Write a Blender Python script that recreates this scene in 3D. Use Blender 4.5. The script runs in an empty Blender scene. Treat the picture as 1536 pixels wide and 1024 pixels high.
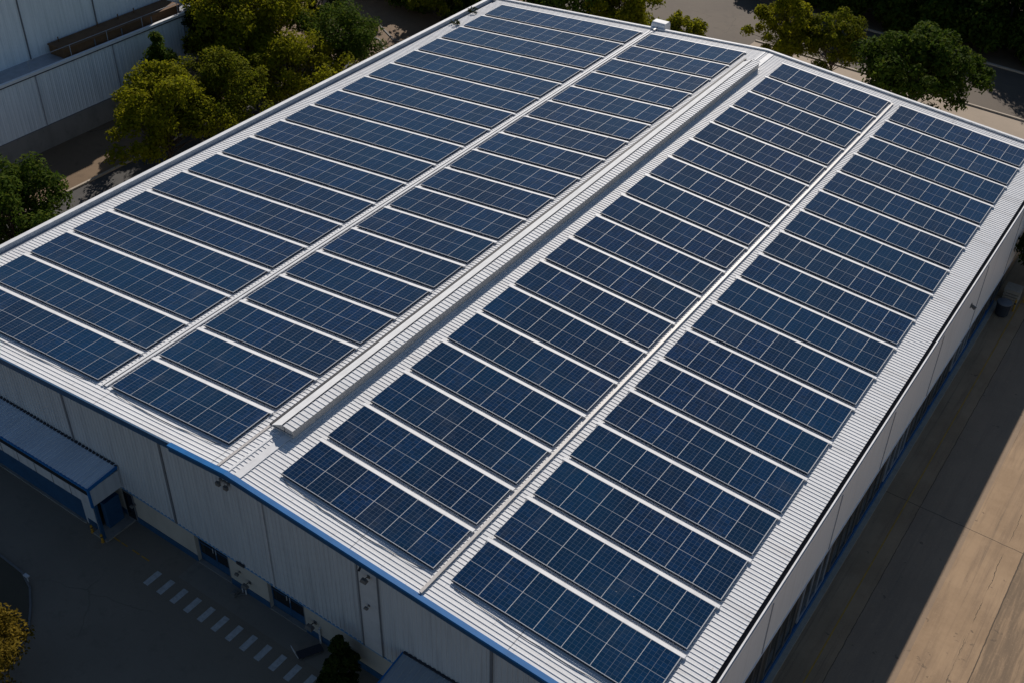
import bpy, math, random
import numpy as np
from mathutils import Vector, Matrix
random.seed(7)
SC = bpy.context.scene
COL = SC.collection
R = math.radians

# ------------------------------------------------------------------ frame of the place
# x runs across the warehouse (ridge at 0, right eave positive), y along the ridge (near gable at -1.3), z up (ridge at 0)
PL, PR = 0.0625, 0.0875
U0, U1 = -1.29, 54.92
VL, VR = -25.43, 21.76
VW = 21.97
def zr(v): return PL*v if v < 0 else -PR*v
def zg(v):
    v = max(-70.0, min(60.0, v)); return -8.54-0.0395*v

# ------------------------------------------------------------------ mesh builder
class MB:
    def __init__(s): s.v = []; s.f = []; s.m = []
    def add(s, vs, fs, m=0):
        b = len(s.v); s.v += [tuple(p) for p in vs]
        for f in fs: s.f.append(tuple(b+i for i in f)); s.m.append(m)
        return s
    def quad(s, a, b, c, d, m=0): return s.add([a, b, c, d], [(0, 1, 2, 3)], m)
    def hexa(s, p, m=0):          # p: four bottom points counter-clockwise, then the four above them
        return s.add(p, [(3, 2, 1, 0), (4, 5, 6, 7), (0, 1, 5, 4), (1, 2, 6, 5), (2, 3, 7, 6), (3, 0, 4, 7)], m)
    def box(s, x0, x1, y0, y1, z0, z1, m=0):
        return s.hexa([(x0, y0, z0), (x1, y0, z0), (x1, y1, z0), (x0, y1, z0), (x0, y0, z1), (x1, y0, z1), (x1, y1, z1), (x0, y1, z1)], m)
    def sbox(s, x0, x1, y0, y1, fz0, fz1, m=0):   # box whose bottom and top follow functions of x
        return s.hexa([(x0, y0, fz0(x0)), (x1, y0, fz0(x1)), (x1, y1, fz0(x1)), (x0, y1, fz0(x0)),
                       (x0, y0, fz1(x0)), (x1, y0, fz1(x1)), (x1, y1, fz1(x1)), (x0, y1, fz1(x0))], m)
    def tube(s, p0, p1, r0, r1=None, n=8, m=0, cap=True):
        r1 = r0 if r1 is None else r1
        p0 = Vector(p0); p1 = Vector(p1); d = (p1-p0).normalized()
        a = d.orthogonal().normalized(); b = d.cross(a)
        vs = []
        for p, r in ((p0, r0), (p1, r1)):
            for i in range(n):
                t = 2*math.pi*i/n; vs.append(p+(a*math.cos(t)+b*math.sin(t))*r)
        fs = [(i, (i+1) % n, n+(i+1) % n, n+i) for i in range(n)]
        if cap: fs += [tuple(range(n-1, -1, -1)), tuple(range(n, 2*n))]
        return s.add(vs, fs, m)
    def lathe(s, c, prof, n=16, m=0):
        vs = []
        for r, z in prof:
            for i in range(n):
                t = 2*math.pi*i/n; vs.append((c[0]+r*math.cos(t), c[1]+r*math.sin(t), c[2]+z))
        fs = []
        for k in range(len(prof)-1):
            for i in range(n): fs.append((k*n+i, k*n+(i+1) % n, (k+1)*n+(i+1) % n, (k+1)*n+i))
        fs += [tuple(range(n-1, -1, -1)), tuple(range((len(prof)-1)*n, len(prof)*n))]
        return s.add(vs, fs, m)
    def extrude_profile(s, pts, vec, m=0, caps=False):   # open polyline swept by vec
        n = len(pts); vs = [Vector(p) for p in pts]+[Vector(p)+Vector(vec) for p in pts]
        s.add(vs, [(i, i+1, n+i+1, n+i) for i in range(n-1)], m)
        return s
    def build(s, name, mats, parent=None, smooth=False, bevel=0):
        me = bpy.data.meshes.new(name)
        o = Vector((0, 0, 0)) if parent is None else ORG[parent.name]
        me.from_pydata([Vector(p)-o for p in s.v], [], s.f)
        if not isinstance(mats, (list, tuple)): mats = [mats]
        for m in mats: me.materials.append(m)
        me.polygons.foreach_set('material_index', s.m)
        if smooth: me.polygons.foreach_set('use_smooth', [True]*len(s.f))
        me.update()
        ob = bpy.data.objects.new(name, me); COL.objects.link(ob)
        if parent is not None: ob.parent = parent
        ORG[ob.name] = o
        if bevel:
            b = ob.modifiers.new('bevel', 'BEVEL'); b.width = bevel; b.segments = 2; b.limit_method = 'ANGLE'
        return ob
ORG = {}
def tag(o, label=None, cat=None, group=None, kind=None):
    if label: o['label'] = label
    if cat: o['category'] = cat
    if group: o['group'] = group
    if kind: o['kind'] = kind
    return o
def empty(name, loc, label, cat, group=None):
    o = bpy.data.objects.new(name, None); COL.objects.link(o); o.location = loc; o.empty_display_size = .3
    ORG[o.name] = Vector(loc); return tag(o, label, cat, group)
def recentre(o):   # put a single-mesh thing's origin at its base
    vs = [v.co for v in o.data.vertices]
    c = Vector(((min(v.x for v in vs)+max(v.x for v in vs))/2, (min(v.y for v in vs)+max(v.y for v in vs))/2, min(v.z for v in vs)))
    o.data.transform(Matrix.Translation(-c)); o.location = c; return o

# ------------------------------------------------------------------ materials
class NT:
    def __init__(s, name):
        s.mat = bpy.data.materials.new(name); s.mat.use_nodes = True
        s.t = s.mat.node_tree; s.n = s.t.nodes; s.l = s.t.links
        s.p = s.n['Principled BSDF']
    def node(s, typ, **kw):
        x = s.n.new(typ)
        for k, v in kw.items(): setattr(x, k, v)
        return x
    def put(s, sock, v):
        if hasattr(v, 'is_linked') or hasattr(v, 'links'): s.l.new(v, sock)
        else: sock.default_value = v
    def math(s, op, a, b=None, c=None, clamp=False):
        x = s.node('ShaderNodeMath', operation=op, use_clamp=clamp); s.put(x.inputs[0], a)
        if b is not None: s.put(x.inputs[1], b)
        if c is not None: s.put(x.inputs[2], c)
        return x.outputs[0]
    def noise(s, vec, scale, detail=4, rough=.6, out=0):
        x = s.node('ShaderNodeTexNoise'); s.put(x.inputs['Vector'], vec); x.inputs['Scale'].default_value = scale
        x.inputs['Detail'].default_value = detail; x.inputs['Roughness'].default_value = rough
        return x.outputs[out]
    def mapping(s, vec, scale=(1, 1, 1), rot=(0, 0, 0)):
        x = s.node('ShaderNodeMapping'); s.put(x.inputs[0], vec); x.inputs['Scale'].default_value = scale; x.inputs['Rotation'].default_value = rot
        return x.outputs[0]
    def pos(s): return s.node('ShaderNodeNewGeometry').outputs['Position']
    def obj(s): return s.node('ShaderNodeTexCoord').outputs['Object']
    def mix(s, f, a, b, mode='MIX'):
        x = s.node('ShaderNodeMix', data_type='RGBA', blend_type=mode); s.put(x.inputs[0], f)
        s.put(x.inputs[6], a if not isinstance(a, tuple) else (*a, 1)); s.put(x.inputs[7], b if not isinstance(b, tuple) else (*b, 1))
        return x.outputs[2]
    def ramp(s, f, a, b):   # smooth step of f between a and b to 0..1
        x = s.node('ShaderNodeMapRange', interpolation_type='SMOOTHSTEP'); s.put(x.inputs[0], f); x.inputs[1].default_value = a; x.inputs[2].default_value = b
        return x.outputs[0]
    def bump(s, h, strength=.3, dist=.02):
        x = s.node('ShaderNodeBump'); s.put(x.inputs['Height'], h); x.inputs['Strength'].default_value = strength; x.inputs['Distance'].default_value = dist
        s.l.new(x.outputs[0], s.p.inputs['Normal'])
    def base(s, c, rough=.6, metal=0, spec=.5):
        s.put(s.p.inputs['Base Color'], c if not isinstance(c, tuple) else (*c, 1)); s.put(s.p.inputs['Roughness'], rough)
        s.p.inputs['Metallic'].default_value = metal; s.p.inputs['Specular IOR Level'].default_value = spec
        return s.mat

def painted(name, col, var=.12, rough=.45, scale=1.2, streak=(1, 1, 1), spec=.4, dirt=None, dirtc=(.10, .085, .07)):
    t = NT(name); p = t.mapping(t.pos(), streak)
    n = t.noise(p, scale, 5, .65); n2 = t.noise(t.pos(), 14, 3)
    c = t.mix(t.math('MULTIPLY', t.ramp(n, .35, .75), var*2, clamp=True), col, tuple(x*.62 for x in col))
    c = t.mix(t.math('MULTIPLY', n2, var*.5), c, tuple(x*.8 for x in col))
    if dirt: c = t.mix(t.math('MULTIPLY', t.ramp(t.noise(p, scale*2.3, 6, .7), .55, .8), dirt), c, dirtc)
    return t.base(c, rough, 0, spec)

def steel_roof():
    t = NT('white_roof_steel'); p = t.pos()
    n = t.noise(t.mapping(p, (.25, 2.2, 1)), 1.0, 6, .65)
    sheet = t.node('ShaderNodeTexWhiteNoise', noise_dimensions='1D')
    sx = t.node('ShaderNodeSeparateXYZ'); t.put(sx.inputs[0], p)
    t.put(sheet.inputs['W'], t.math('FLOOR', t.math('DIVIDE', sx.outputs[1], .92)))
    c = t.mix(t.math('MULTIPLY', sheet.outputs[0], .35), (.77, .775, .785), (.62, .635, .655))
    c = t.mix(t.math('MULTIPLY', t.ramp(n, .48, .8), .45), c, (.47, .45, .43))
    c = t.mix(t.math('MULTIPLY', t.ramp(t.noise(p, 7, 5, .7), .6, .8), .35), c, (.36, .34, .32))
    lap = t.math('LESS_THAN', t.math('ABSOLUTE', t.math('SUBTRACT', t.math('FRACT', t.math('DIVIDE', t.math('ADD', sx.outputs[0], 60.3), 7.9)), .5)), .0028)
    c = t.mix(t.math('MULTIPLY', lap, .65), c, (.22, .22, .23))
    scr = t.math('MULTIPLY', t.math('LESS_THAN', t.math('ABSOLUTE', t.math('SUBTRACT', t.math('FRACT', t.math('DIVIDE', sx.outputs[0], 1.3)), .5)), .02), t.ramp(t.noise(p, 9, 2), .5, .62))
    c = t.mix(t.math('MULTIPLY', scr, .4), c, (.33, .30, .27))
    ru = t.ramp(t.noise(t.mapping(p, (.5, 5, 1)), 1.1, 4, .6), .70, .82); c = t.mix(t.math('MULTIPLY', ru, .4), c, (.38, .27, .18))
    t.bump(t.noise(p, 3, 3), .2, .03)
    return t.base(c, .6, 0, .12)

def glass_cells():
    t = NT('solar_cells')
    uv = t.node('ShaderNodeUVMap').outputs[0]
    s = t.node('ShaderNodeSeparateXYZ'); t.put(s.inputs[0], uv); U, V = s.outputs[0], s.outputs[1]
    def lines(x, n, hw):   # 1 within hw (in cells) of every nth part
        f = t.math('FRACT', t.math('MULTIPLY', x, n)); d = t.math('MINIMUM', f, t.math('SUBTRACT', 1.0, f))
        return t.math('LESS_THAN', d, hw)
    cell = t.math('MAXIMUM', lines(U, 6, .026), lines(V, 12, .024))
    bus = lines(U, 30, .05)
    mid = t.math('LESS_THAN', t.math('ABSOLUTE', t.math('SUBTRACT', V, .5)), .0052)
    midx = t.math('LESS_THAN', t.math('ABSOLUTE', t.math('SUBTRACT', U, .5)), .0068)
    inf = t.node('ShaderNodeObjectInfo').outputs['Random']
    wn = t.node('ShaderNodeTexWhiteNoise', noise_dimensions='4D')
    cv = t.node('ShaderNodeCombineXYZ'); t.put(cv.inputs[0], t.math('FLOOR', t.math('MULTIPLY', U, 6))); t.put(cv.inputs[1], t.math('FLOOR', t.math('MULTIPLY', V, 12)))
    t.put(wn.inputs['Vector'], cv.outputs[0]); t.put(wn.inputs['W'], t.math('MULTIPLY', inf, 91.7))
    c = t.mix(wn.outputs[0], (.0016, .0140, .046), (.0030, .0235, .080))
    c = t.mix(t.math('MULTIPLY', inf, .75), c, (.0024, .0125, .034))
    c = t.mix(t.math('MULTIPLY', bus, .16), c, (.10, .13, .19))
    c = t.mix(t.math('MULTIPLY', cell, .68), c, (.12, .155, .20))
    c = t.mix(t.math('MULTIPLY', midx, .6), c, (.30, .31, .34))
    c = t.mix(t.math('MULTIPLY', mid, .85), c, (.38, .40, .43))
    p = t.pos()
    big = t.ramp(t.noise(p, .09, 3, .6), .35, .68); c = t.mix(t.math('MULTIPLY', big, .45), c, (.003, .038, .092))
    drop = t.ramp(t.noise(p, 4.2, 2, .5), .775, .80); c = t.mix(t.math('MULTIPLY', drop, .5), c, (.35, .34, .32))
    dust = t.ramp(t.noise(t.mapping(p, (1, .5, 1)), .8, 6, .7), .5, .85)
    c = t.mix(t.math('MULTIPLY', dust, .13), c, (.20, .20, .19))
    t.p.inputs['IOR'].default_value = 1.45
    return t.base(c, .012, 0, .5)

def leaves(name, a, b, c, trans=.35):
    t = NT(name); g = t.node('ShaderNodeNewGeometry').outputs['Random Per Island']
    col = t.mix(t.ramp(g, 0, .6), a, b); col = t.mix(t.ramp(g, .7, 1), col, c)
    nz = t.ramp(t.noise(t.pos(), .55, 3), .35, .7)
    col = t.mix(t.math('MULTIPLY', nz, .5), col, tuple(x*.6 for x in a))
    t.base(col, .85, 0, .05)
    tr = t.node('ShaderNodeBsdfTranslucent'); t.l.new(col, tr.inputs[0])
    mx = t.node('ShaderNodeMixShader'); mx.inputs[0].default_value = trans
    t.l.new(t.p.outputs[0], mx.inputs[1]); t.l.new(tr.outputs[0], mx.inputs[2])
    t.l.new(mx.outputs[0], t.n['Material Output'].inputs[0]); return t.mat

def asphalt(name, a, b, patch=.5, crk=.5):
    t = NT(name); p = t.pos()
    n = t.noise(p, .16, 6, .62); f = t.noise(p, 22, 3, .7); m = t.noise(p, 1.3, 5, .7)
    c = t.mix(t.ramp(n, .35, .68), a, b)
    c = t.mix(t.math('MULTIPLY', t.ramp(m, .5, .75), patch), c, tuple(x*.6 for x in a))
    c = t.mix(t.math('MULTIPLY', f, .35), c, tuple(x*1.5 for x in b))
    v = t.node('ShaderNodeTexVoronoi', feature='DISTANCE_TO_EDGE'); t.put(v.inputs['Vector'], t.mix(.12, t.mapping(p, (.14, .14, .14)), t.noise(p, .6, 4, out=1)))
    v.inputs['Scale'].default_value = 1.0
    crack = t.math('LESS_THAN', v.outputs['Distance'], .0045)
    c = t.mix(t.math('MULTIPLY', crack, t.math('MULTIPLY', t.ramp(n, .46, .6), crk)), c, tuple(x*.35 for x in a))
    t.bump(f, .35, .01); return t.base(c, .85, 0, .25)

def yard_concrete():
    t = NT('yard_concrete'); p = t.pos(); s = t.node('ShaderNodeSeparateXYZ'); t.put(s.inputs[0], p); X, Y = s.outputs[0], s.outputs[1]
    wob = t.math('MULTIPLY', t.math('SUBTRACT', t.noise(p, 1.6, 4), .5), .10)
    def ln(ax, at, w, wv=True):
        a = t.math('ADD', ax, wob) if wv else ax
        return t.math('LESS_THAN', t.math('ABSOLUTE', t.math('SUBTRACT', a, at)), w)
    n = t.noise(p, .35, 7, .65); m = t.noise(t.mapping(p, (2.2, .18, 1)), .8, 6, .68); f = t.noise(p, 9, 5, .75)
    c = t.mix(t.ramp(n, .35, .68), (.40, .275, .168), (.31, .21, .126))
    c = t.mix(t.math('MULTIPLY', t.ramp(m, .45, .70), .62), c, (.21, .145, .095))
    ty = t.ramp(t.noise(t.mapping(p, (5, .05, 1)), 1.0, 5, .7), .56, .72); c = t.mix(t.math('MULTIPLY', ty, .5), c, (.13, .10, .075))
    c = t.mix(t.math('MULTIPLY', t.math('GREATER_THAN', X, 29.7), t.ramp(m, .35, .62)), c, (.19, .135, .088))
    c = t.mix(t.math('MULTIPLY', t.math('MULTIPLY', t.math('GREATER_THAN', X, 24.2), t.math('LESS_THAN', X, 26.9)), .55), c, (.24, .185, .14))
    c = t.mix(t.math('MULTIPLY', t.ramp(f, .52, .78), .5), c, (.46, .32, .20))
    sp = t.ramp(t.noise(p, 1.7, 3), .66, .73); c = t.mix(t.math('MULTIPLY', sp, .6), c, (.085, .065, .05))
    j = t.math('MAXIMUM', t.math('MAXIMUM', ln(X, 24.17, .02), ln(X, 29.7, .03)), t.math('MAXIMUM', ln(Y, 24.65, .022), t.math('MAXIMUM', ln(Y, -.4, .022), ln(Y, 47.4, .022))))
    c = t.mix(t.math('MULTIPLY', j, .8), c, (.05, .04, .032))
    w2 = t.math('MULTIPLY', t.math('SUBTRACT', t.noise(p, .8, 6, .7), .5), .35)
    cr = t.math('LESS_THAN', t.math('ABSOLUTE', t.math('SUBTRACT', t.math('ADD', X, w2), 28.85)), .013)
    c = t.mix(t.math('MULTIPLY', cr, t.ramp(t.noise(p, .5, 2), .35, .55)), c, (.07, .055, .04))
    t.bump(f, .25, .01); return t.base(c, .85, 0, .25)

def cladding(name, col, streakc, seam=None):
    t = NT(name); p = t.pos()
    st = t.noise(t.mapping(p, (3.5, 3.5, .16)), 1.0, 6, .7)
    c = t.mix(t.math('MULTIPLY', t.ramp(st, .42, .72), .75), col, streakc)
    st2 = t.ramp(t.noise(t.mapping(p, (1.1, 1.1, .12)), 1.0, 5, .7), .55, .8); c = t.mix(t.math('MULTIPLY', st2, .35), c, tuple(x*.5 for x in streakc))
    c = t.mix(t.math('MULTIPLY', t.noise(p, .3, 3), .25), c, tuple(x*.7 for x in col))
    return t.base(c, .5, 0, .4)

M = dict(
 roof=steel_roof(), cells=glass_cells(),
 frame=painted('aluminium_frame', (.46, .475, .50), .05, .5, spec=.2),
 white=painted('white_sheet_metal', (.77, .775, .785), .2, .6, 1.5, spec=.15, dirt=.25, dirtc=(.42, .40, .37)),
 tray=painted('galvanised_tray', (.50, .47, .45), .2, .45, 2.2, dirt=.3, dirtc=(.33, .30, .27)),
 dark=painted('dark_rubber', (.03, .033, .042), .15, .7),
 gut=painted('gutter_steel', (.36, .38, .42), .3, .5, 2, dirt=.5, dirtc=(.10, .09, .08)),
 blue=painted('blue_trim', (.010, .135, .38), .25, .5, 1.8, spec=.2, dirt=.3, dirtc=(.05,.10,.18)),
 bluedark=painted('blue_paint', (.020, .080, .175), .3, .5, 1.8),
 shade_plate=painted('shade_plate_navy', (.022, .036, .062), .2, .6, spec=.15),  # dark navy that puts shade into the plates at the array edges
 drip=painted('pale_blue_drip', (.16, .32, .50), .2, .5),
 plinth=painted('plinth_blue', (.02, .11, .27), .25, .6, 1.6, dirt=.3),
 clad=cladding('grey_cladding', (.52, .55, .58), (.37, .39, .42)),
 cladw=cladding('white_cladding', (.90, .90, .90), (.80, .80, .79)),
 cladb=cladding('pale_blue_cladding', (.82, .88, .92), (.60, .67, .71)),
 beige=painted('beige_render', (.46, .43, .38), .2, .8, .8, (1, 1, .5), .2, .35, (.20, .18, .15)),
 joint=painted('joint_strip', (.15, .16, .18), .2, .55),
 jlight=painted('pale_joint_strip', (.52, .53, .55), .2, .5),
 canopy=painted('blue_grey_canopy_sheet', (.60, .66, .73), .2, .4, 1.5, (1, .3, 1)),
 pane=NT('window_glass').base((.012, .014, .017), .08, 0, .6),
 darkpanel=painted('dark_panel', (.075, .07, .062), .5, .5, 1.6, (1, 1.6, .25), .4, .5, (.20, .19, .17)),
 conc=painted('old_concrete', (.27, .255, .235), .35, .85, .9, (1, 1, .6), .2, .6, (.07, .062, .055)),
 kerb=painted('kerb_stone', (.44, .37, .29), .25, .85, 2.5, dirt=.3),
 asphalt=asphalt('front_asphalt', (.175, .145, .112), (.215, .178, .138), crk=.25),
 road=asphalt('road_asphalt', (.060, .058, .057), (.085, .080, .074)),
 lot=asphalt('worn_asphalt', (.085, .067, .052), (.112, .088, .065), crk=.3),
 ground=asphalt('bare_ground', (.15, .100, .060), (.19, .130, .080), .7),
 pave=asphalt('pale_pavement', (.36, .285, .215), (.30, .24, .18), .15, crk=.12),
 soil=asphalt('dark_soil', (.065, .055, .038), (.095, .080, .055), .5, crk=0),
 paint=painted('road_paint_white', (.50, .50, .49), .45, .7, 6, dirt=.85, dirtc=(.12, .12, .12)),
 yellow=painted('yellow_paint', (.50, .27, .03), .4, .6, 3, dirt=.7, dirtc=(.12, .09, .06)),
 rust=painted('rusty_metal', (.16, .085, .04), .4, .85, 2, dirt=.6, dirtc=(.05, .035, .025)),
 bark=painted('bark', (.07, .052, .038), .4, .9, 4),
 lampgrey=painted('lamp_grey', (.14, .135, .13), .2, .5),
 leaf_olive=leaves('olive_leaves', (.105, .130, .008), (.150, .160, .010), (.22, .20, .012), .45),
 leaf_yellow=leaves('yellow_green_leaves', (.17, .185, .008), (.23, .225, .010), (.30, .27, .015), .5),
 leaf_green=leaves('green_leaves', (.045, .080, .010), (.068, .105, .012), (.12, .14, .015), .4),
 leaf_dark=leaves('dark_leaves', (.020, .034, .008), (.032, .050, .010), (.055, .07, .012), .3),
 leaf_gold=leaves('golden_leaves', (.115, .085, .012), (.165, .115, .014), (.24, .165, .02), .4),
)

# ------------------------------------------------------------------ ground and its surfaces
def sheet(name, x0, x1, y0, y1, dz, mat, label=None):
    mb = MB(); xs = [x0]+[x for x in (-70, 60) if x0 < x < x1]+[x1]
    for a, b in zip(xs, xs[1:]): mb.quad((a, y0, zg(a)+dz), (b, y0, zg(b)+dz), (b, y1, zg(b)+dz), (a, y1, zg(a)+dz))
    o = mb.build(name, mat); tag(o, kind='structure'); return o
sheet('ground', -700, 700, -500, 900, 0, M['ground'])
sheet('front_yard', -60, 21.5, -45, 0.0, .004, M['asphalt'])
sheet('side_yard', 21.5, 62, -45, 54.0, .004, M['yard'] if 'yard' in M else yard_concrete())
sheet('side_road', -36.3, -33.6, 0.0, 47, .004, M['road'])
sheet('car_park', -29, -9, 57, 84.8, .004, M['lot'])
sheet('pavement', -9, 62, 56.5, 75.4, .004, M['pave'])
sheet('rear_road', -9, 90, 75.4, 85.0, .008, M['lot'])
sheet('rear_verge', -30, 90, 85.3, 180, .004, M['ground'])
sheet('side_pavement', -33.6, -25, 0.0, 47, .004, M['ground'])
sheet('door_apron', -3.9, 5.6, -2.3, -.6, .008, asphalt('apron_concrete', (.19, .165, .135), (.23, .20, .165)))
sheet('far_yard', 21.5, 62, 54.0, 56.5, .004, M['road'])
# kerbs (real steps)
def kerb(name, pts, w=.18, h=.13, mat=None):
    mb = MB()
    P = [Vector((x, y)) for x, y in pts]
    off = []
    for i, p in enumerate(P):
        d = (P[min(i+1, len(P)-1)]-P[max(i-1, 0)]).normalized(); n = Vector((-d.y, d.x))*w/2; off.append((p-n, p+n))
    for (a, b), (c, d) in zip(off, off[1:]):
        f = lambda q, z: (q.x, q.y, zg(q.x)+z)
        mb.hexa([f(a, -.05), f(c, -.05), f(d, -.05), f(b, -.05), f(a, h), f(c, h), f(d, h), f(b, h)])
    return tag(mb.build(name, mat or M['kerb']), kind='structure')
kerb('kerb', [(-36.42, 0), (-36.42, 47)])
kerb('kerb', [(-33.0, 49.5), (-36.2, 52.2), (-41.0, 52.6)], .14, .07, M['conc'])
kerb('kerb', [(-38.6, 54.9), (-35.2, 53.0), (-32, 53.4)], .14, .07, M['conc'])
kerb('kerb', [(-9, 75.3), (62, 75.3)], .2, .1)
kerb('kerb', [(-9, 85.1), (62, 85.1)], .25, .14)
isl = [(-18, -5.6), (-14.5, -6.1), (-11.7, -6.55), (-10.0, -6.6), (-8.97, -6.95), (-8.0, -7.65), (-7.15, -8.4), (-6.5, -9.6), (-6.2, -11.2), (-6.6, -14), (-9, -18)]
kerb('island_kerb', isl, .10, .10, M['lampgrey'])
mb = MB(); mb.add([(x, y, zg(x)+.06) for x, y in isl]+[(-18, -18, zg(-18)+.06)], [tuple(range(len(isl), -1, -1))])
tag(mb.build('planting_island', M['soil']), kind='structure')

# zebra stripes, yellow lines
cw = empty('crosswalk', (-.2, -3.1, zg(-.2)), 'row of faded white zebra stripes painted on the dark front yard', 'crosswalk')
for i in range(13):
    x = -4.97+i*.9125
    MB().quad((x, -3.56, zg(x)+.009), (x+.33, -3.56, zg(x+.33)+.009), (x+.33, -2.64, zg(x+.33)+.009), (x, -2.64, zg(x)+.009)).build('stripe', M['paint'], cw)
def mark(name, x0, x1, y0, y1, label, cat='road marking', dz=.01):
    o = MB().quad((x0, y0, zg(x0)+dz), (x1, y0, zg(x1)+dz), (x1, y1, zg(x1)+dz), (x0, y1, zg(x0)+dz)).build(name, M['yellow'])
    return tag(recentre(o), label, cat)
mark('yellow_line', 23.42, 23.485, -30, 53, 'long thin yellow line painted along the right-hand concrete yard')
yl = empty('yellow_dashes', (-7.2, -2.45, zg(-7.2)), 'broken yellow line on the asphalt beside the annex porch', 'road marking')
for a, b in ((-8.5, -7.85), (-7.75, -7.3), (-6.95, -6.45), (-6.3, -5.75)):
    MB().quad((a, -2.5, zg(a)+.012), (b, -2.5, zg(b)+.012), (b, -2.43, zg(b)+.012), (a, -2.43, zg(a)+.012)).build('dash', M['yellow'], yl)

# ------------------------------------------------------------------ warehouse
WH = empty('warehouse', (0, 27, -8.6), 'big grey warehouse with ribbed white roof, blue gable trim and white right wall', 'warehouse')
PER = .231; V0_VENT = 2.1
def ribs(v0, v1):
    mb = MB(); prof = []; u = U0+.02; v1z = zr(v1); v0z = zr(v0)
    while u < U1-.35:
        prof += [(u, 0), (u+PER-.048, 0), (u+PER-.038, .024), (u+PER-.012, .024)]; u += PER
    prof.append((u, 0))
    n = len(prof)
    vs = [(v0, a, v0z+h) for a, h in prof]+[(v1, a, v1z+h) for a, h in prof]
    mb.add(vs, [(i, i+1, n+i+1, n+i) if v1 < v0 else (i+n, n+i+1, i+1, i) for i in range(n-1)])
    return mb.build('roof', M['roof'], WH)
ribs(-.001, -24.72); ribs(.001, 21.68)
# ridge flashings: a narrow raised strip left of the ridge and a flat strip right of it
for a, b, m in ((-.70, -.56, 'tray'), (.34, .72, 'white')):
    MB().sbox(a, b, U0+.03, U1-.3 if a > 0 else V0_VENT, lambda v: zr(v)+.026, lambda v: zr(v)+.05).build('ridge_cap', M[m], WH)
MB().sbox(-.06, .06, U0+.03, U1-.3, lambda v: zr(v)+.0, lambda v: .035).build('ridge_cap', M['white'], WH)
# edge trims
mb = MB()      # left parapet capping + gutter
mb.sbox(-25.62, -25.30, U0, U1, lambda v: -1.75, lambda v: -1.44); mb.build('eave_capping', M['white'], WH)
mb = MB(); mb.box(-25.30, -24.66, U0+.02, U1-.2, -1.86, -1.74); mb.build('gutter', M['gut'], WH)
mb = MB(); mb.box(21.86, 21.93, U0, U1, -2.3, -1.95); mb.build('eave_capping', M['white'], WH)
mb = MB(); mb.box(21.55, 21.86, U0+.02, U1-.2, -2.22, -2.12); mb.build('gutter', M['dark'], WH)
mb = MB()      # far gable coping
for a, b in ((-25.62, 0), (0, 22.09)):
    mb.sbox(a, b, U1-.06, U1+.16, lambda v, a=a, b=b: (zr(a)+(zr(b)-zr(a))*(v-a)/(b-a))-.3, lambda v, a=a, b=b: (zr(a)+(zr(b)-zr(a))*(v-a)/(b-a))+.13)
mb.build('gable_coping', M['white'], WH)
mb = MB()
for a, b in ((-25.30, 0), (0, 21.95)):
    mb.sbox(a, b, U1-.34, U1-.06, lambda v: zr(v)-.2, lambda v: zr(v)+.012)
mb.build('coping_flashing', M['gut'], WH)
# blue fascia on the near gable
mb = MB()
def fz(d): return lambda v: zr(v)+d
mb.sbox(-25.62, -3.6, U0-.10, U0-.005, fz(-.33), fz(.035))
mb.build('fascia', M['bluedark'], WH)
mb = MB()
mb.sbox(-3.6, 0, U0-.24, U0+.012, fz(-.06), fz(.052)); mb.sbox(0, 22.09, U0-.24, U0+.012, fz(-.06), fz(.052))
mb.sbox(-3.6, 0, U0-.20, U0-.03, fz(-.34), fz(-.062), 1); mb.sbox(0, 22.09, U0-.20, U0-.03, fz(-.34), fz(-.062), 1)
mb.build('fascia', [M['blue'], M['bluedark']], WH)
# near gable: corrugated cladding
def cb(v): return -6.28-.05*v
UG = -1.16
def corrugate(x0, x1, per, dep, top, bot, y, name, mat, sgn=-1):
    prof = []; x = x0
    while x < x1-.01:
        prof += [(x, 0), (x+per*.62, 0), (x+per*.72, dep), (x+per*.9, dep)]; x += per
    prof.append((min(x, x1), 0)); prof = [(min(a, x1), h) for a, h in prof]; n = len(prof)
    vs = [(a, y+sgn*h, bot(a)) for a, h in prof]+[(a, y+sgn*h, top(a)) for a, h in prof]
    mb = MB().add(vs, [(i, i+1, n+i+1, n+i) if sgn < 0 else (n+i, n+i+1, i+1, i) for i in range(n-1)])
    return mb.build(name, mat, WH)
corrugate(-25.5, 7.12, .25, .045, lambda v: zr(v)-.05, cb, UG, 'gable_cladding', M['clad'])
corrugate(8.20, 22.0, .25, .04, lambda v: zr(v)-.05, cb, UG, 'gable_cladding', M['clad'])
mb = MB(); mb.sbox(7.12, 8.20, UG-.05, UG+.05, cb, lambda v: zr(v)-.05); mb.build('flat_wall_panel', M['jlight'], WH)
for x, mt, w in ((-18.6, 'joint', .05), (-11.62, 'joint', .06), (-4.66, 'joint', .07), (1.74, 'jlight', .05), (7.12, 'joint', .03), (8.2, 'joint', .03), (13.95, 'joint', .06), (19.6, 'joint', .05)):
    mb = MB(); mb.box(x-w, x+w, UG-.085, UG-.046, cb(x), zr(x)-.34); mb.build('cladding_joint', M[mt], WH)
mb = MB()
for a, b in ((-25.5, 7.1), (7.1, 8.2), (8.2, 22.0)): mb.sbox(a, b, UG-.06, UG+.02, lambda v: cb(v)-.045, lambda v: cb(v)+.004)
mb.build('drip_edge', M['drip'], WH)
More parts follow.
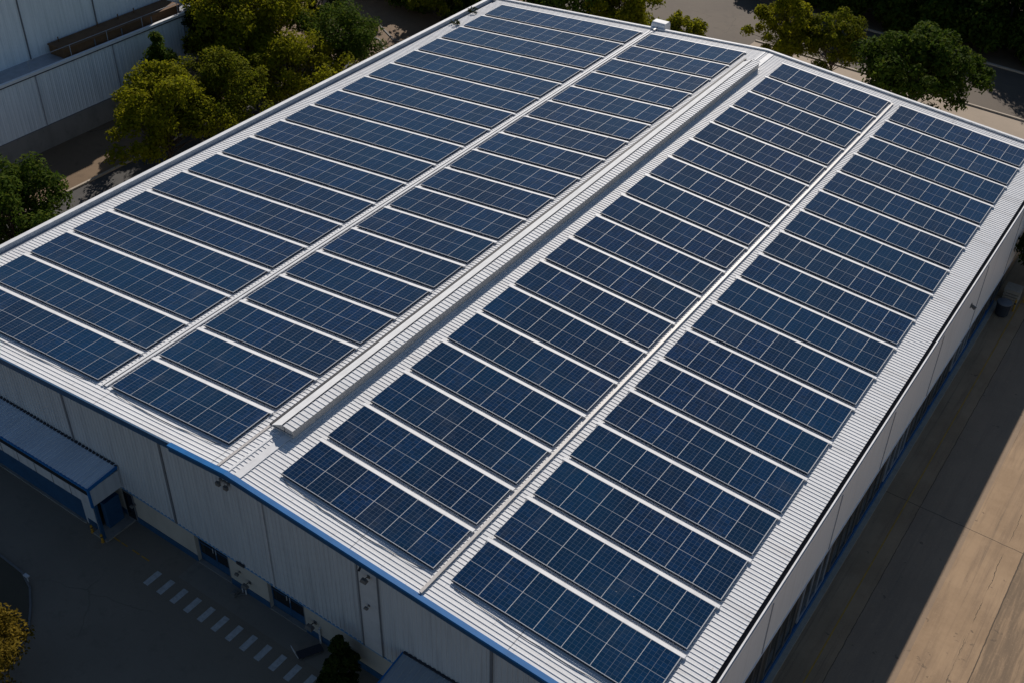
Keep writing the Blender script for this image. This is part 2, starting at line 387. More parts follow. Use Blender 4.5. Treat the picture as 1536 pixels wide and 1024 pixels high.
# lower masonry wall with two door openings
UL = -1.02
doors = [(-3.80, -1.50), (1.02, 3.32)]
segs = [(-25.5, -3.80), (-1.50, 1.02), (3.32, 22.0)]
mb = MB()
for a, b in segs: mb.sbox(a, b, UL, UL+.5, lambda v: zg(v)-.2, lambda v: cb(v)-.002)
mb.build('lower_wall', M['beige'], WH)
mb = MB()
for a, b in segs: mb.sbox(a+.002, b-.002, UL-.03, UL-.002, lambda v: zg(v)-.1, lambda v: zg(v)+.42)
mb.build('plinth', M['bluedark'], WH)
for a, b in doors:
    y = UL+.26; z0 = zg(a)-.02; z1 = cb(b)-.0
    mb = MB(); w = .07; xm = (a+b)/2; zm = z0+1.25
    for x in (a+.0, xm-w/2, b-w): mb.box(x+.001, x+w, y-.06, y, z0, z1)
    for x0, x1 in ((a+w, xm-w/2), (xm+w/2, b-w)):
        mb.box(x0+.001, x1, y-.05, y, z0, z0+.55); mb.box(x0+.001, x1, y-.05, y, zm, zm+w); mb.box(x0+.001, x1, y-.05, y, z1-w, z1)
    d = mb.build('door', M['bluedark'], WH)
    for x0, x1 in ((a+w, xm-w/2), (xm+w/2, b-w)):
        MB().box(x0, x1, y-.03, y-.01, z0+.55, zm).box(x0, x1, y-.03, y-.01, zm+w, z1-w).build('pane', M['pane'], d)
    MB().tube((xm+.1, y-.12, zm-.1), (xm+.1, y-.12, zm+.22), .018).tube((xm-.1, y-.12, zm-.1), (xm-.1, y-.12, zm+.22), .018).build('handle', M['frame'], d)
    MB().box(b-.09, b-.002, UL+.02, y-.065, z0, z1).build('door_jamb', M['joint'], WH)
    MB().sbox(a+.01, b-.01, UL-.04, y-.065, lambda v: zg(v)-.1, lambda v: zg(v)+.05).build('door_step', M['conc'], WH)
# right wall
def rb(u): return -5.55-.042*(u-8)
mb = MB(); mb.hexa([(VW-.2, U0+.1, rb(U0)), (VW, U0+.1, rb(U0)), (VW, U1, rb(U1)), (VW-.2, U1, rb(U1)), (VW-.2, U0+.1, -2.26), (VW, U0+.1, -2.02), (VW, U1, -2.02), (VW-.2, U1, -2.26)])
mb.build('side_wall', M['cladw'], WH)
for u in (-.1, 7.6, 15.3, 22.4, 30.1, 38.6, 46.5):
    mb = MB(); mb.hexa([(VW+.001, u-.05, -2.28), (VW+.001, u+.05, -2.28), (VW+.001, u+.05, rb(u)+.02), (VW+.001, u-.05, rb(u)+.02)][::-1]+[(VW+.03, u-.05, -2.28), (VW+.03, u+.05, -2.28), (VW+.03, u+.05, rb(u)+.02), (VW+.03, u-.05, rb(u)+.02)][::-1])
    mb.build('cladding_joint', M['gut'], WH)
mb = MB(); mb.hexa([(VW-.05, U0+.1, rb(U0)-.06), (VW+.045, U0+.1, rb(U0)-.06), (VW+.045, U1, rb(U1)-.06), (VW-.05, U1, rb(U1)-.06), (VW-.05, U0+.1, rb(U0)+.015), (VW+.045, U0+.1, rb(U0)+.015), (VW+.045, U1, rb(U1)+.015), (VW-.05, U1, rb(U1)+.015)])
mb.build('drip_edge', M['white'], WH)
ZB = zg(VW)
MB().box(VW-.5, VW-.10, U0+.1, U1, ZB-.3, -5.0).build('lower_wall', M['darkpanel'], WH)
MB().box(VW-.10, VW+.02, U0+.1, 46.0, ZB-.2, ZB+.40).build('plinth', M['plinth'], WH)
MB().box(VW+.021, VW+.28, U0-.2, 46.5, ZB-.2, ZB+.07).build('wall_kerb', M['kerb'], WH)
u = 1.0; k = 0
while u < 45:
    w = 3.3; z1 = rb(u+w)-.12; z0 = ZB+.5
    mb = MB(); x0, x1 = VW-.098, VW-.03
    mb.box(x0, x1, u, u+.08, z0, z1); mb.box(x0, x1, u+w-.08, u+w, z0, z1); mb.box(x0, x1, u+.08, u+w-.08, z1-.07, z1); mb.box(x0, x1, u+.08, u+w-.08, z0, z0+.07)
    mb.box(x0, x1, u+w*.36, u+w*.36+.05, z0+.07, z1-.07); mb.box(x0, x1, u+w*.68, u+w*.68+.05, z0+.07, z1-.07)
    wn = mb.build('window', M['lampgrey' if k % 3 else 'gut'], WH)
    MB().box(x0+.001, x0+.02, u+.08, u+w*.36, z0+.07, z1-.07).box(x0+.001, x0+.02, u+w*.36+.05, u+w*.68, z0+.07, z1-.07).box(x0+.001, x0+.02, u+w*.68+.05, u+w-.08, z0+.07, z1-.07).build('pane', M['pane'], wn)
    u += 3.95; k += 1
# left and far walls
MB().box(VL, VL+.25, U0+.1, U1, zg(VL)-.3, -1.76).build('side_wall', M['clad'], WH)
mb = MB()
mb.hexa([(VL+.25, U1-.35, zg(VL)-.3), (VW-.5, U1-.35, zg(VW)-.3), (VW-.5, U1-.1, zg(VW)-.3), (VL+.25, U1-.1, zg(VL)-.3), (VL+.25, U1-.35, -1.95), (VW-.5, U1-.35, -2.3), (VW-.5, U1-.1, -2.3), (VL+.25, U1-.1, -1.95)])
mb.build('gable_wall', M['clad'], WH)

# ------------------------------------------------------------------ ridge vent
V0, V1 = 1.95, 51.6
rv = empty('ridge_vent', (0, 26, 0), 'long white ridge ventilator box running along the roof ridge', 'roof vent')
xl, xp, xr = -.37, .27, .83; zl, zp, zq = .17, .49, .43
mb = MB()
mb.hexa([(xl, V0, zr(xl)+.03), (xp, V0, .03), (xp, V1, .03), (xl, V1, zr(xl)+.03), (xl, V0, zl), (xp, V0, zp), (xp, V1, zp), (xl, V1, zl)])
mb.hexa([(xp, V0, .0), (xr, V0, zr(xr)), (xr, V1, zr(xr)), (xp, V1, .0), (xp, V0, zp), (xr, V0, zq), (xr, V1, zq), (xp, V1, zp)])
mb.build('vent_body', M['tray'], rv)
mb = MB()
mb.hexa([(xl-.05, V0-.03, zl+.003), (xp-.03, V0-.03, zp+.003), (xp-.03, V1+.03, zp+.003), (xl-.05, V1+.03, zl+.003), (xl-.05, V0-.03, zl+.03), (xp-.03, V0-.03, zp+.03), (xp-.03, V1+.03, zp+.03), (xl-.05, V1+.03, zl+.03)])
mb.build('vent_cap', M['white'], rv)
# ribbed sheet on the right-hand fall of the vent
prof = []; u = V0-.03
while u < V1:
    prof += [(u, .004), (u+.235, .004), (u+.245, .03), (u+.268, .03)]; u += .28
prof.append((u, .004)); n = len(prof)
mb = MB().add([(xp, a, zp+h) for a, h in prof]+[(xr+.04, a, zq-.005+h) for a, h in prof], [(i+n, n+i+1, i+1, i) for i in range(n-1)])
mb.build('vent_sheet', M['roof'], rv)
MB().box(xp-.022, xp-.003, V0, V1, zp-.01, zp+.055).build('vent_seam', M['dark'], rv)
MB().sbox(xl-.02, xr+.14, V0-.16, V0-.025, lambda v: zr(v)+.027, lambda v: zr(v)+.045).sbox(xr+.002, xr+.13, V0-.02, V1+.05, lambda v: zr(v)+.027, lambda v: zr(v)+.042).build('base_flashing', M['white'], rv)
MB().box(xl-.03, xr+.03, V0-.05, V0-.031, .10, .16).build('end_closure', M['gut'], rv)
MB().box(xp+.05, xp+.075, V0-.022, V0-.002, .0, zp-.07).build('end_joint', M['joint'], rv)
MB().sbox(-.70, -.57, V0+.1, V1+1.0, lambda v: zr(v)+.045, lambda v: zr(v)+.10).build('louvre_strip', M['dark'], rv)

# ------------------------------------------------------------------ cable trays in the two aisles
ct = empty('cable_tray', (10.45, 26, zr(10.45)), 'raised grey cable tray running along the right-hand aisle between solar blocks', 'cable tray')
MB().sbox(10.45, 10.56, U0+.05, 53.6, lambda v: zr(v)+.026, lambda v: zr(v)+.10).build('tray', M['tray'], ct)
MB().sbox(10.435, 10.575, U0+.05, 53.6, lambda v: zr(v)+.102, lambda v: zr(v)+.115).build('tray_cover', M['tray'], ct)
ct = empty('cable_tray', (-9.6, 26, zr(-9.6)), 'flat white cable tray with dark slot along the left-hand aisle', 'cable tray')
MB().sbox(-9.78, -9.64, U0+1.2, 54.3, lambda v: zr(v)+.045, lambda v: zr(v)+.10).build('tray', M['white'], ct)
MB().sbox(-9.56, -9.42, U0+1.2, 54.3, lambda v: zr(v)+.045, lambda v: zr(v)+.10).build('tray', M['white'], ct)
MB().sbox(-9.64, -9.56, U0+1.2, 54.3, lambda v: zr(v)+.045, lambda v: zr(v)+.055).build('slot', M['dark'], ct)

# ------------------------------------------------------------------ solar arrays
DEP = 2.545; PITCH = 3.0; TOP = .155
def module_mesh(w, l):
    me = bpy.data.meshes.new('solar_panel'); f = .010; h = .035
    a, b = w/2-.002, l/2
    o = [(-a, -b), (a, -b), (a, b), (-a, b)]; g = .02; i = [(-a+f, -b+g), (a-f, -b+g), (a-f, b-g), (-a+f, b-g)]
    vs = [(x, y, -h) for x, y in o]+[(x, y, 0) for x, y in o]+[(x, y, 0) for x, y in i]+[(x, y, -.004) for x, y in i]
    fs = [(0, 1, 5, 4), (1, 2, 6, 5), (2, 3, 7, 6), (3, 0, 4, 7), (4, 5, 9, 8), (5, 6, 10, 9), (6, 7, 11, 10), (7, 4, 8, 11), (8, 9, 13, 12), (9, 10, 14, 13), (10, 11, 15, 14), (11, 8, 12, 15), (12, 13, 14, 15), (3, 2, 1, 0)]
    me.from_pydata(vs, [], fs); me.materials.append(M['frame']); me.materials.append(M['cells'])
    me.polygons[12].material_index = 1
    uv = me.uv_layers.new(name='UVMap')
    for li, c in zip(me.polygons[12].loop_indices, ((0, 0), (1, 0), (1, 1), (0, 1))): uv.data[li].uv = c
    me.update(); return me
ORD = 'first second third fourth fifth sixth seventh eighth ninth tenth eleventh twelfth thirteenth fourteenth fifteenth sixteenth seventeenth eighteenth'.split()
blocks = [(-23.456, -10.152, 10, 'ten-panel solar array in the block by the left eave'),
          (-9.145, -1.2255, 6, 'six-panel solar array just left of the ridge vent'),
          (1.929, 10.183, 6, 'six-panel solar array just right of the ridge vent'),
          (11.11, 20.255, 7, 'seven-panel solar array in the block by the right eave')]
def simple(name, mb, mat):
    me = bpy.data.meshes.new(name); me.from_pydata(mb.v, [], mb.f); me.materials.append(mat); me.update(); return me
for x0, x1, n, desc in blocks:
    th = -math.atan(PL) if x0 < 0 else math.atan(PR)
    W = (x1-x0)/math.cos(th); w = W/n
    mm = module_mesh(w, DEP)
    rail = simple('mounting_rail', MB().box(-.06, W-.01, -.02, .02, .05, TOP-.037), M['frame'])
    edge = simple('wind_deflector', MB().hexa([(-.14, DEP+.02, .046), (W+.13, DEP+.02, .046), (W+.13, DEP+.22, .046), (-.14, DEP+.22, .046), (-.14, DEP+.02, .13), (W+.13, DEP+.02, .13), (W+.13, DEP+.21, .115), (-.14, DEP+.21, .115)]), M['white'])
    shade_plate = simple('front_shade_plate', MB().box(.0, W, -.003, .004, .03, TOP-.037), M['shade_plate'])  # added plate, its dark colour stands in for shade under the near edge
    trim = simple('edge_trim', MB().box(W+.0015, W+.022, -.003, DEP, TOP-.034, TOP+.003), M['frame'])
    eshade_plate = simple('end_shade_plate', MB().box(W-.006, W+.001, .005, DEP, .03, TOP-.037), M['shade_plate'])  # added plate too, dark colour in place of shade at the right end
    for k in range(18):
        root = bpy.data.objects.new('solar_array', None); COL.objects.link(root); root.empty_display_size = .3
        root.location = (x0, k*PITCH, zr(x0)); root.rotation_euler = (0, th, 0)
        which = ORD[k]+' from the near gable' if k < 17 else 'nearest the far gable'
        tag(root, desc+', '+which, 'solar array', 'solar arrays on the warehouse roof')
        rnd = random.Random(int(x0*10)*100+k)
        for i in range(n):
            m = bpy.data.objects.new('solar_panel', mm); COL.objects.link(m); m.parent = root
            m.location = (w*(i+.5), DEP/2, TOP+rnd.uniform(-.002, .002)); m.rotation_euler = (rnd.gauss(0, .004), rnd.gauss(0, .005), 0)
        for y in (.55, 1.95):
            r = bpy.data.objects.new('mounting_rail', rail); COL.objects.link(r); r.parent = root; r.location = (0, y, 0)
        for nm, me_ in (('front_shade_plate', shade_plate), ('end_shade_plate', eshade_plate), ('edge_trim', trim)):
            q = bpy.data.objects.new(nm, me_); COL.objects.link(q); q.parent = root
        e = bpy.data.objects.new('wind_deflector', edge); COL.objects.link(e); e.parent = root

# loose cables lying on the roof in front of the nearest arrays
for x0, x1, lab in ((-23.0, -10.6, 'thin dark cable on the roof before the nearest ten-panel array'), (-8.8, -1.6, 'thin dark cable before the nearest array left of the ridge vent'),
                    (2.2, 9.9, 'thin dark cable before the nearest array right of the ridge vent'), (11.4, 20.0, 'thin dark cable before the nearest array by the right eave')):
    mb = MB(); rc = random.Random(int(x0*7)); m = 16; pts = []
    for i in range(m+1):
        t = i/m; x = x0+(x1-x0)*t; pts.append((x, -.16-.24*math.sin(math.pi*t)**.7+rc.uniform(-.02, .02), zr(x)+.042))
    for a, b in zip(pts, pts[1:]): mb.tube(a, b, .013, n=6)
    tag(recentre(mb.build('roof_cable', M['dark'])), lab, 'cable', 'loose cables on the roof')

# ------------------------------------------------------------------ things on the roof edge
d = empty('roof_duct', (-9.45, 55.3, -.9), 'white rounded duct hood hooked over the far gable edge', 'duct')
mb = MB(); prof = [(-.02, -.75), (-.02, .05), (.05, .24), (.18, .34), (.85, .34), (1.0, .25), (1.08, .05), (1.08, -.9)]
n = len(prof); x0, x1 = -10.05, -8.85
vs = [(x0, 55.1+a, -.45+b) for a, b in prof]+[(x1, 55.1+a, -.45+b) for a, b in prof]
mb.add(vs, [(i, i+1, n+i+1, n+i) for i in range(n-1)]+[tuple(range(n-1, -1, -1)), tuple(range(n, 2*n)), (n-1, 0, n, 2*n-1)])
mb.build('hood', M['white'], d, bevel=.04)
MB().box(-9.52, -9.38, 54.5, 55.08, -.52, -.42).build('bracket', M['tray'], d)
def leaf_cloud(centres, n, size, rng, up=.35, flat=1.0):
    cs = np.array([c for c, r in centres]); rs = np.array([r for c, r in centres])
    wgt = rs**2; idx = rng.choice(len(cs), n, p=wgt/wgt.sum())
    d = rng.normal(size=(n, 3)); d /= np.linalg.norm(d, axis=1)[:, None]; d[:, 2] = np.where(d[:, 2] < -.35, -d[:, 2], d[:, 2])
    rad = rs[idx]*(.30+.95*rng.random(n)**.75)
    pos = cs[idx]+d*rad[:, None]*np.array([1, 1, flat])
    nn = d*.7+np.array([0, 0, up])+rng.normal(size=(n, 3))*.55; nn /= np.linalg.norm(nn, axis=1)[:, None]
    a = np.cross(nn, rng.normal(size=(n, 3))); a /= np.linalg.norm(a, axis=1)[:, None]; b = np.cross(nn, a)
    s = size*(.55+.75*rng.random(n))[:, None]
    v = np.stack([pos-a*s, pos+b*s*.55+nn*s*.12, pos+a*s, pos-b*s*.55+nn*s*.12], 1).reshape(-1, 3)
    return v
def leaf_mesh(name, v, mat):
    n = len(v)//4; me = bpy.data.meshes.new(name); me.vertices.add(4*n); me.vertices.foreach_set('co', v.astype(np.float32).ravel())
    me.loops.add(4*n); me.loops.foreach_set('vertex_index', np.arange(4*n, dtype=np.int32)); me.polygons.add(n)
    me.polygons.foreach_set('loop_start', np.arange(0, 4*n, 4, dtype=np.int32)); me.polygons.foreach_set('loop_total', np.full(n, 4, dtype=np.int32))
    me.materials.append(mat); me.update(calc_edges=True); me.validate(); return me
for x, y, lab in ((-24.75, 51.0, 'small dark weed clump in the left gutter near the far corner'), (-24.45, 48.0, 'dark weed clump by the left gutter, beside third array from far end')):
    rng = np.random.default_rng(int(y)); cen = [(np.array([rng.normal()*.25, rng.normal()*.3, .12+.1*rng.random()]), .16) for _ in range(7)]
    o = bpy.data.objects.new('weed_clump', leaf_mesh('weed_clump', leaf_cloud(cen, 240, .07, rng), M['leaf_dark'])); COL.objects.link(o)
    o.location = (x, y, zr(x)-.02); tag(o, lab, 'weed', 'weeds in the roof gutter')

# ------------------------------------------------------------------ annex and porch on the near gable
an = empty('annex', (-14, -2.2, zg(-14)), 'low annex with blue-grey lean-to roof and blue lower wall under the gable', 'annex')
A0, A1, AF = -24.5, -8.46, -3.02
def az(y): return -4.38+(y+1.2)*.085
prof = []; x = A0
while x < A1: prof += [(x, 0), (x+.19, 0), (x+.21, .035), (x+.25, .035)]; x += .27
prof.append((A1, 0)); prof = [(min(a, A1), h) for a, h in prof]; n = len(prof)
MB().add([(a, AF-.03, az(AF)+h+.05) for a, h in prof]+[(a, -1.2, az(-1.2)+h+.05) for a, h in prof], [(i, i+1, n+i+1, n+i) for i in range(n-1)]).build('roof', M['canopy'], an)
mb = MB()
mb.box(A0, A1+.05, AF-.06, AF, az(AF)-.09, az(AF)+.06)
mb.hexa([(A1, AF, az(AF)-.09), (A1+.05, AF, az(AF)-.09), (A1+.05, -1.25, az(-1.25)-.09), (A1, -1.25, az(-1.25)-.09), (A1, AF, az(AF)+.1), (A1+.05, AF, az(AF)+.1), (A1+.05, -1.25, az(-1.25)+.1), (A1, -1.25, az(-1.25)+.1)])
mb.box(A1-.07, A1+.04, AF-.055, AF+.05, -5.72, az(AF)-.092)
mb.build('roof_trim', M['blue'], an)
MB().box(A1-.06, A1, AF+.051, -1.25, -5.70, -4.62).build('end_panel', M['clad'], an)
fa = MB().box(A0, A1-.07, AF-.01, AF+.05, -5.66, -5.02).build('fascia', M['clad'], an)
MB().box(A0, A1-.07, AF+.0, AF+.045, -5.02, az(AF)-.09).build('window_strip', M['pane'], an)
for i, x in enumerate(np.arange(A0+1.0, A1-.4, 1.35)): MB().box(x, x+.035, AF-.022, AF-.0101, -5.655, -5.03).build('panel_joint', M['joint'], an)
MB().box(A0, A1-.1, AF+.055, -1.2, -5.68, -5.6).build('soffit', M['joint'], an)
AW = -2.55
MB().sbox(A0, -10.15, AW, AW+.15, lambda v: zg(v)-.1, lambda v: -5.685).build('lower_wall', M['bluedark'], an)
MB().sbox(A0, -10.1, AW-.12, AW-.002, lambda v: zg(v)-.1, lambda v: zg(v)+.09).build('wall_kerb', M['conc'], an)
MB().sbox(-10.15, -9.30, AW-.02, AW+.15, lambda v: zg(v)-.1, lambda v: -5.685).build('pier', M['clad'], an)
MB().sbox(-9.98, -9.32, AW-.04, AW-.022, lambda v: zg(v)+.02, lambda v: zg(v)+.45).build('pier_panel', M['bluedark'], an)
MB().sbox(-8.66, -8.5, AW-.35, AW-.2, lambda v: zg(v)-.1, lambda v: -5.685).build('porch_post', M['bluedark'], an)
MB().sbox(-9.3, -8.3, AW-.35, UL-.03, lambda v: zg(v)-.1, lambda v: zg(v)+.10).build('porch_floor', M['conc'], an)
MB().box(-9.15, -8.85, -2.2, -1.3, zg(-9)+.1, -6.4).build('porch_panel', M['bluedark'], an)
dd = MB().box(-8.82, -8.08, UL-.05, UL-.004, zg(-8.4)+.1, -6.25).build('porch_door', M['joint'], WH)
MB().box(-8.74, -8.16, UL-.07, UL-.051, zg(-8.4)+.15, -6.32).build('pane', M['pane'], dd)

pc = empty('porch_canopy', (11.5, -2, -5.6), 'small grey lean-to canopy on the gable wall at the bottom edge', 'canopy')
C0, C1, CF = 9.42, 14.2, -3.4
def cz(y): return -5.42+(y+1.2)*.16
prof = []; x = C0
while x < C1: prof += [(x, 0), (x+.2, 0), (x+.22, .03), (x+.26, .03)]; x += .28
prof.append((C1, 0)); prof = [(min(a, C1), h) for a, h in prof]; n = len(prof)
MB().add([(a, CF, cz(CF)+h) for a, h in prof]+[(a, -1.25, cz(-1.25)+h) for a, h in prof], [(i, i+1, n+i+1, n+i) for i in range(n-1)]).build('roof', painted('grey_canopy_sheet', (.33, .36, .39), .2, .45, 1.5, (1, .3, 1)), pc)
mb = MB()
for a, b in ((C0-.06, C0), (C1, C1+.06)): mb.hexa([(a, CF, cz(CF)-.14), (b, CF, cz(CF)-.14), (b, -1.25, cz(-1.25)-.14), (a, -1.25, cz(-1.25)-.14), (a, CF, cz(CF)+.05), (b, CF, cz(CF)+.05), (b, -1.25, cz(-1.25)+.05), (a, -1.25, cz(-1.25)+.05)])
mb.build('roof_trim', M['blue'], pc)
mb = MB()
for x in (C0+.15, C1-.15): mb.tube((x, CF+.15, zg(x)-.05), (x, CF+.15, cz(CF+.15)-.01), .05)
mb.build('post', M['gut'], pc)
MB().box(C0, C1, -1.29, -1.20, cz(-1.25)+.0, cz(-1.25)+.07).build('wall_flashing', M['dark'], pc)
for x0, x1, z, par in ((A0, A1, az(-1.25)+.06, an),):
    prof = [(x0, z-.04), (x0, z+.02)]; x = x0
    while x < x1-.25: prof += [(x+.01, z+.02), (x+.02, z+.075), (x+.16, z+.075), (x+.17, z+.02)]; x += .27
    prof += [(x1, z+.02), (x1, z-.04)]
    mb = MB().extrude_profile([(a, -1.30, b) for a, b in prof], (0, .1, 0)); mb.add([(a, -1.30, b) for a, b in prof], [tuple(range(len(prof)-1, -1, -1))])
    mb.build('roof_closure', M['dark'], par)

# ------------------------------------------------------------------ small fittings near the front wall
def wall_lamp(x, z, y, label, s=1.0, group='wall lamps on the near gable'):
    t = empty('wall_lamp', (x, y, z), label, 'lamp', group)
    MB().box(x-.06*s, x+.06*s, y-.03, y, z-.08*s, z+.10*s).build('wall_plate', M['lampgrey'], t)
    MB().tube((x, y-.02, z+.04), (x, y-.22*s, z+.10*s), .022*s).build('arm', M['lampgrey'], t)
    mb = MB(); yy = y-.30*s
    mb.hexa([(x-.17*s, yy-.12*s, z-.03*s), (x+.17*s, yy-.12*s, z-.03*s), (x+.17*s, yy+.10*s, z-.0*s), (x-.17*s, yy+.10*s, z-.0*s), (x-.12*s, yy-.07*s, z+.13*s), (x+.12*s, yy-.07*s, z+.13*s), (x+.12*s, yy+.07*s, z+.13*s), (x-.12*s, yy+.07*s, z+.13*s)])
    mb.build('lamp_head', M['lampgrey'], t, bevel=.015); return t
wall_lamp(-.19, -7.55, UL, 'dark wall lamp between the two blue double doors, lower of two', 1.1)
wall_lamp(-.80, -7.2, UL, 'small bracket lamp on beige wall right of the first door', .7)
wall_lamp(3.95, -7.55, UL, 'dark hooded wall lamp just right of the second blue door', 1.25)
wall_lamp(7.75, -1.75, UG-.05, 'small floodlight high on the flat grey wall panel', 1.0)
wall_lamp(7.62, -3.65, UG-.05, 'small bracket lamp halfway down the flat grey wall panel', .65)
wall_lamp(-8.05, -6.9, UL, 'small dark fitting on wall beside the annex porch door', .7)
fl = empty('floodlight', (-.45, UG-.05, -.9), 'twin dark floodlight under the blue fascia near the ridge', 'floodlight')
MB().box(-.75, -.1, UG-.09, UG-.04, -.92, -.84).build('bracket', M['lampgrey'], fl)
for x in (-.68, -.2): MB().tube((x, UG-.07, -.9), (x, UG-.22, -.98), .02).box(x-.11, x+.11, UG-.30, UG-.17, -1.12, -.92).build('lamp_head', M['lampgrey'], fl)
cm = empty('security_camera', (7.42, UG-.05, -1.2), 'small dark security camera under the fascia on flat wall panel', 'security camera')
MB().box(7.37, 7.47, UG-.09, UG-.05, -1.26, -1.14).build('mount', M['dark'], cm); MB().tube((7.42, UG-.08, -1.22), (7.46, UG-.32, -1.34), .055).build('body', M['dark'], cm)
def pipe(x, z1, label, r=.035):
    t = empty('standpipe', (x, UL-.1, zg(x)), label, 'pipe', 'pipes along the front plinth')
    MB().tube((x, UL-.1, zg(x)-.05), (x, UL-.1, z1), r).build('pipe', M['jlight'], t)
    MB().tube((x, UL-.1, z1), (x, UL+.01, z1+.02), r*1.15).build('elbow', M['jlight'], t)
pipe(-.72, -8.1, 'left of two short pale pipes at the blue plinth between doors'); pipe(-.50, -8.15, 'right of two short pale pipes at the blue plinth between doors'); pipe(4.25, -7.7, 'pale standpipe with elbow right of the second blue door', .05)
MB_ = MB().box(-1.05, -.75, UL-.62, UL-.3, zg(-.9)+.01, zg(-.9)+.2).box(-1.0, -.8, UL-.58, UL-.34, zg(-.9)+.2, zg(-.9)+.26).tube((-.75, UL-.45, zg(-.9)+.1), (-.5, UL-.12, zg(-.6)+.06), .03)
tag(recentre(MB_.build('drain_pump', M['lampgrey'], bevel=.015)), 'grey drain box with hose on the ground between the doors', 'drain box')
tag(recentre(MB().box(-.62, -.12, UG-.12, UG-.061, cb(-.35)-.02, cb(-.35)+.14).build('vent_grille', M['dark'], bevel=.01)), 'dark vent grille at the bottom edge of the cladding', 'vent')
hc = empty('hand_cart', (4.1, -2.2, zg(4.1)), 'dark flat hand cart with handle parked by the second door', 'hand cart')
zc = zg(4.1)
MB().hexa([(3.75, -2.25, zc+.14), (4.15, -2.45, zc+.14), (4.75, -1.45, zc+.14), (4.35, -1.25, zc+.14), (3.75, -2.25, zc+.19), (4.15, -2.45, zc+.19), (4.75, -1.45, zc+.19), (4.35, -1.25, zc+.19)]).build('deck', M['dark'], hc)
MB().tube((3.78, -2.3, zc+.19), (3.68, -2.42, zc+.75), .018).tube((4.1, -2.46, zc+.19), (4.0, -2.58, zc+.75), .018).tube((3.68, -2.42, zc+.75), (4.0, -2.58, zc+.75), .018).build('handle', M['jlight'], hc)
for x, y in ((3.9, -2.2), (4.15, -2.3), (4.4, -1.45), (4.6, -1.55)): MB().tube((x, y-.02, zc+.075), (x+.04, y+.02, zc+.075), .07).build('wheel', M['dark'], hc)
def bollard(x, y, label, h=.75):
    t = empty('bollard', (x, y, zg(x)), label, 'bollard', 'yellow bollards')
    MB().lathe((x, y, zg(x)), [(.09, -.03), (.09, .03), (.06, .035), (.06, h-.05), (.045, h), (.0, h+.005)]).build('post', M['yellow'], t)
    MB().lathe((x, y, zg(x)), [(.063, h*.6), (.063, h*.75)]).build('band', M['dark'], t)
bollard(-9.43, -2.85, 'short yellow bollard in front of the annex pier', .5); bollard(-8.52, -2.98, 'short yellow bollard at the porch corner post', .55)
bollard(23.3, 46.2, 'yellow bollard beside bins at the far right yard', .9)
bn = empty('bin', (22.75, 45.3, zg(22.7)), 'dark round bin at the far end of the right wall', 'bin')
MB().lathe((22.75, 45.3, zg(22.75)), [(.36, 0), (.42, .1), (.46, .85), (.5, .9), (.5, .96)]).build('drum', M['dark'], bn); MB().lathe((22.75, 45.3, zg(22.75)), [(.49, .965), (.47, 1.03), (.12, 1.1)]).build('lid', M['joint'], bn)
cr = empty('crate', (22.8, 47.4, zg(22.8)), 'grey slatted crate behind the round bin at the right wall', 'crate')
z = zg(22.8); mb = MB().box(22.3, 23.3, 46.9, 47.9, z, z+.08)
for i in range(4): mb.box(22.3, 23.3, 46.9, 46.95, z+.12+i*.22, z+.28+i*.22); mb.box(23.25, 23.3, 46.951, 47.9, z+.12+i*.22, z+.28+i*.22); mb.box(22.3, 22.35, 46.951, 47.9, z+.12+i*.22, z+.28+i*.22)
mb.build('slats', M['kerb'], cr); MB().box(22.28, 23.32, 46.88, 47.92, z+.97, z+1.02).build('lid', M['kerb'], cr)
sr = empty('safety_rail', (24.2, 47.5, zg(24.2)), 'yellow safety rail at the far end of the right yard', 'railing')
for x in (23.6, 24.6): MB().tube((x, 47.6, zg(x)-.05), (x, 47.6, zg(x)+1.0), .04).build('post', M['yellow'], sr)
for hh in (.55, 1.0): MB().tube((23.6, 47.6, zg(23.6)+hh), (24.6, 47.6, zg(24.6)+hh), .035).build('rail', M['yellow'], sr)
wall_lamp_r = empty('wall_lamp', (VW, 36.4, -3.9), 'small dark lamp on the white right wall near its far end', 'lamp', 'wall lamps on the right wall')
MB().box(VW, VW+.04, 36.25, 36.5, -4.0, -3.75).build('wall_plate', M['lampgrey'], wall_lamp_r); MB().tube((VW+.03, 36.38, -3.85), (VW+.3, 36.3, -3.95), .09, .12).build('lamp_head', M['lampgrey'], wall_lamp_r)
ks = empty('marker_light', (-9.35, -6.9, zg(-9.3)), 'small grey marker light standing on the island kerb', 'light')
MB().tube((-9.35, -6.75, zg(-9.3)), (-9.35, -6.75, zg(-9.3)+.4), .03).build('post', M['jlight'], ks); MB().box(-9.5, -9.2, -6.83, -6.67, zg(-9.3)+.4, zg(-9.3)+.47).build('head', M['jlight'], ks)

# ------------------------------------------------------------------ neighbouring building
NB = empty('neighbour_building', (-44, 25, zg(-43)), 'pale blue-grey industrial building with ledge beyond the left trees', 'building')
NV = -42.57; n0, n1 = -6, 44.6
def corr_y(y0, y1, per, dep, x, z0, z1, name, mat, par):
    prof = []; y = y0
    while y < y1: prof += [(y, 0), (y+per*.6, 0), (y+per*.7, dep), (y+per*.9, dep)]; y += per
    prof.append((y1, 0)); prof = [(min(a, y1), h) for a, h in prof]; n = len(prof)
    return MB().add([(x+h, a, z0) for a, h in prof]+[(x+h, a, z1) for a, h in prof], [(i, i+1, n+i+1, n+i) for i in range(n-1)]).build(name, mat, par)
MB().box(-60, NV+.06, n0, n1, zg(NV)-.6, -5.1).build('concrete_base', M['conc'], NB)
corr_y(n0, n1, .32, .012, NV, -5.08, -.95, 'wall', M['cladb'], NB)
MB().box(NV-.3, NV+.05, n0, n1, -5.10, -5.05).build('drip_edge', M['joint'], NB)
